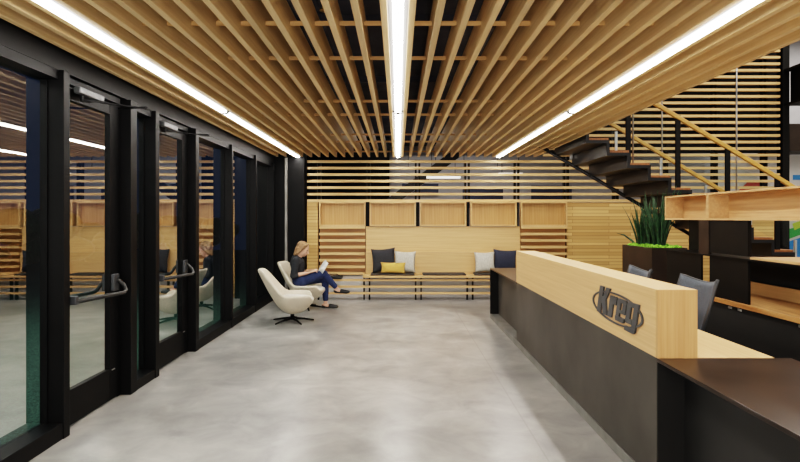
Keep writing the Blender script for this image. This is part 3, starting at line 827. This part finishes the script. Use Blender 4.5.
hand(body, wR, V((1, .35, .18)), V((.25, -.8, .3)), V((-.2, 0, 1)))
hand(body, wL, V((1, -.45, .10)), V((-.3, .8, .3)), V((-.2, 0, 1)))
# feet
fR = (aR+V((-.02, 0, -.035)), aR+V((.165, -.02, -.055))); fL = (aL+V((-.03, 0, -.045)), aL+V((.16, -.01, -.06)))
for a, b in (fR, fL): body.capsule(a, b, .034, .022)
ob = body.build('body', M['skin'], pw); bake(ob, .006, 4, .5)
# clothes
sh = MB()
sh.capsule(chest+V((0, 0, .0)), waist, .122, .106); sh.capsule(waist, hip+V((0, 0, .05)), .108, .128)
for a in (sR, sL): sh.capsule(chest+V((0, 0, .045)), a, .082, .064)
sh.capsule(V((PX-.03, PY, .82)), V((PX-.04, PY, .74)), .085, .10)
for s_, e_, w_ in ((sR, eR, wR), (sL, eL, wL)): sh.capsule(s_, e_, .062, .052); sh.capsule(e_, e_.lerp(w_, .22), .052, .046)
for s in (-1, 1): sh.capsule(V((PX+.00, PY+s*.055, .868)), V((PX+.085, PY+s*.012, .775)), .016, .014, 8)   # collar flaps
o = sh.build('shirt', M['shirt'], pw); bake(o, .008, 5, .5); o['label'] = 'black shirt with sleeves rolled to the elbow'
jn = MB()
jn.capsule(hR, hL, .125, .125)
for h_, k_, a_ in ((hR, kR, aR), (hL, kL, aL)):
    jn.capsule(h_, k_, .092, .066); jn.capsule(k_, k_.lerp(a_, .35), .064, .06); jn.capsule(k_.lerp(a_, .35), k_.lerp(a_, .86), .06, .046)
o = jn.build('jeans', M['jeans'], pw); bake(o, .008, 5, .5); o['label'] = 'dark navy jeans'
for a, b in (fR, fL):
    d = (b-a).normalized(); m_ = MB()
    m_.capsule(a-V((0, 0, .008)), a.lerp(b, .3)-V((0, 0, .014)), .036, .026); m_.capsule(a.lerp(b, .55), b+d*.03, .037, .026)
    m_.capsule(a-V((0, 0, .022)), b-V((0, 0, .012)), .025, .024)
    o = m_.build('shoe', M['shoe'], pw); bake(o, .006, 4, .5)
hr = MB()
hr.ball(hp(-.022, 0, .040), (.100, .083, .090), 24, 16, hd)
hr.ball(hp(-.062, 0, -.028), (.058, .078, .085), 20, 14, hd)
for s in (-1, 1):
    hr.capsule(hp(.015, s*.070, .055), hp(-.045, s*.080, -.10), .030, .026)
    hr.capsule(hp(.045, s*.045, .095), hp(.02, s*.074, .03), .022, .022)
    hr.capsule(hp(-.07, s*.055, -.02), hp(-.075, s*.045, -.125), .042, .026)
o = hr.build('hair', M['hair'], pw); bake(o, .007, 3, .5); o['label'] = 'chin length light brown hair'
for s in (-1, 1):
    MB().ball(hp(.088, s*.030, .010), (.008, .014, .007), 12, 8, hd).build('eye', M['eye'], pw, smooth=True)
MB().ball(hp(.098, 0, -.058), (.008, .022, .007), 12, 8, hd).build('mouth', M['lip'], pw, smooth=True)
# magazine held in both hands
mg = thing('magazine', (PX+.36, PY, .64), 'open grey and white magazine held in the hands of the seated woman', 'magazine')
def page(sgn):
    bm = bmesh.new(); g = []
    for i in range(9):
        row = []
        for j in range(5):
            u = i/8; v = j/4
            p = V((PX+.325+v*.10+(.10*u if sgn < 0 else .02*u), PY+sgn*(u*.17)+.02, .610+v*.165+.02*math.sin(u*PI)-(.02*u if sgn < 0 else 0)))
            row.append(bm.verts.new(p))
        g.append(row)
    for A, B in zip(g, g[1:]):
        for j in range(4): bm.faces.new((A[j], A[j+1], B[j+1], B[j]))
    m = MB(); m.bm.free(); m.bm = bm
    o = m.build('page', M['paper'], mg, smooth=True); s = o.modifiers.new('solid', 'SOLIDIFY'); s.thickness = .006
page(-1); page(1)

# ------------------------------------------------------------------ lights
def area(name, loc, size, power, col=(1, .94, .85), rot=(0, 0, 0)):
    l = bpy.data.lights.new(name, 'AREA'); l.shape = 'RECTANGLE'; l.size, l.size_y = size; l.energy = power; l.color = col
    o = bpy.data.objects.new(name, l); COL.objects.link(o); o.location = loc; o.rotation_euler = rot; return o
area('lobby_rear_fill', (0, -3.3, 1.5), (4, 2.2), 170, (1, .95, .88), (math.radians(116), 0, 0))  # added unseen fill behind the camera, brightens the slat undersides
area('atrium_fill', (7.2, 5.5, 6.1), (4, 6), 300)  # added unseen fill from the double-height side
area('atrium_rear_fill', (6.5, 0, 6.1), (4, 3), 160)  # second added fill for the double-height side, out of view
area('corridor_lamp', (1.6, 12.0, 3.35), (4.5, 1.2), 22)
area('gallery_fill', (10.3, 12.2, 6.1), (2, 1.4), 110)  # added unseen light that brightens the mural wall
area('turf_fill', (-4.2, 4.5, 3.0), (2.5, 9), 150, (.95, 1, .95))  # added unseen area light to brighten the turf outside
w = bpy.data.worlds.new('night'); scn.world = w; w.use_nodes = True
w.node_tree.nodes['Background'].inputs[0].default_value = (.008, .016, .04, 1)
w.node_tree.nodes['Background'].inputs[1].default_value = 1.0
scn.view_settings.view_transform = 'Filmic'
scn.view_settings.look = 'High Contrast'
scn.view_settings.exposure = 0.68
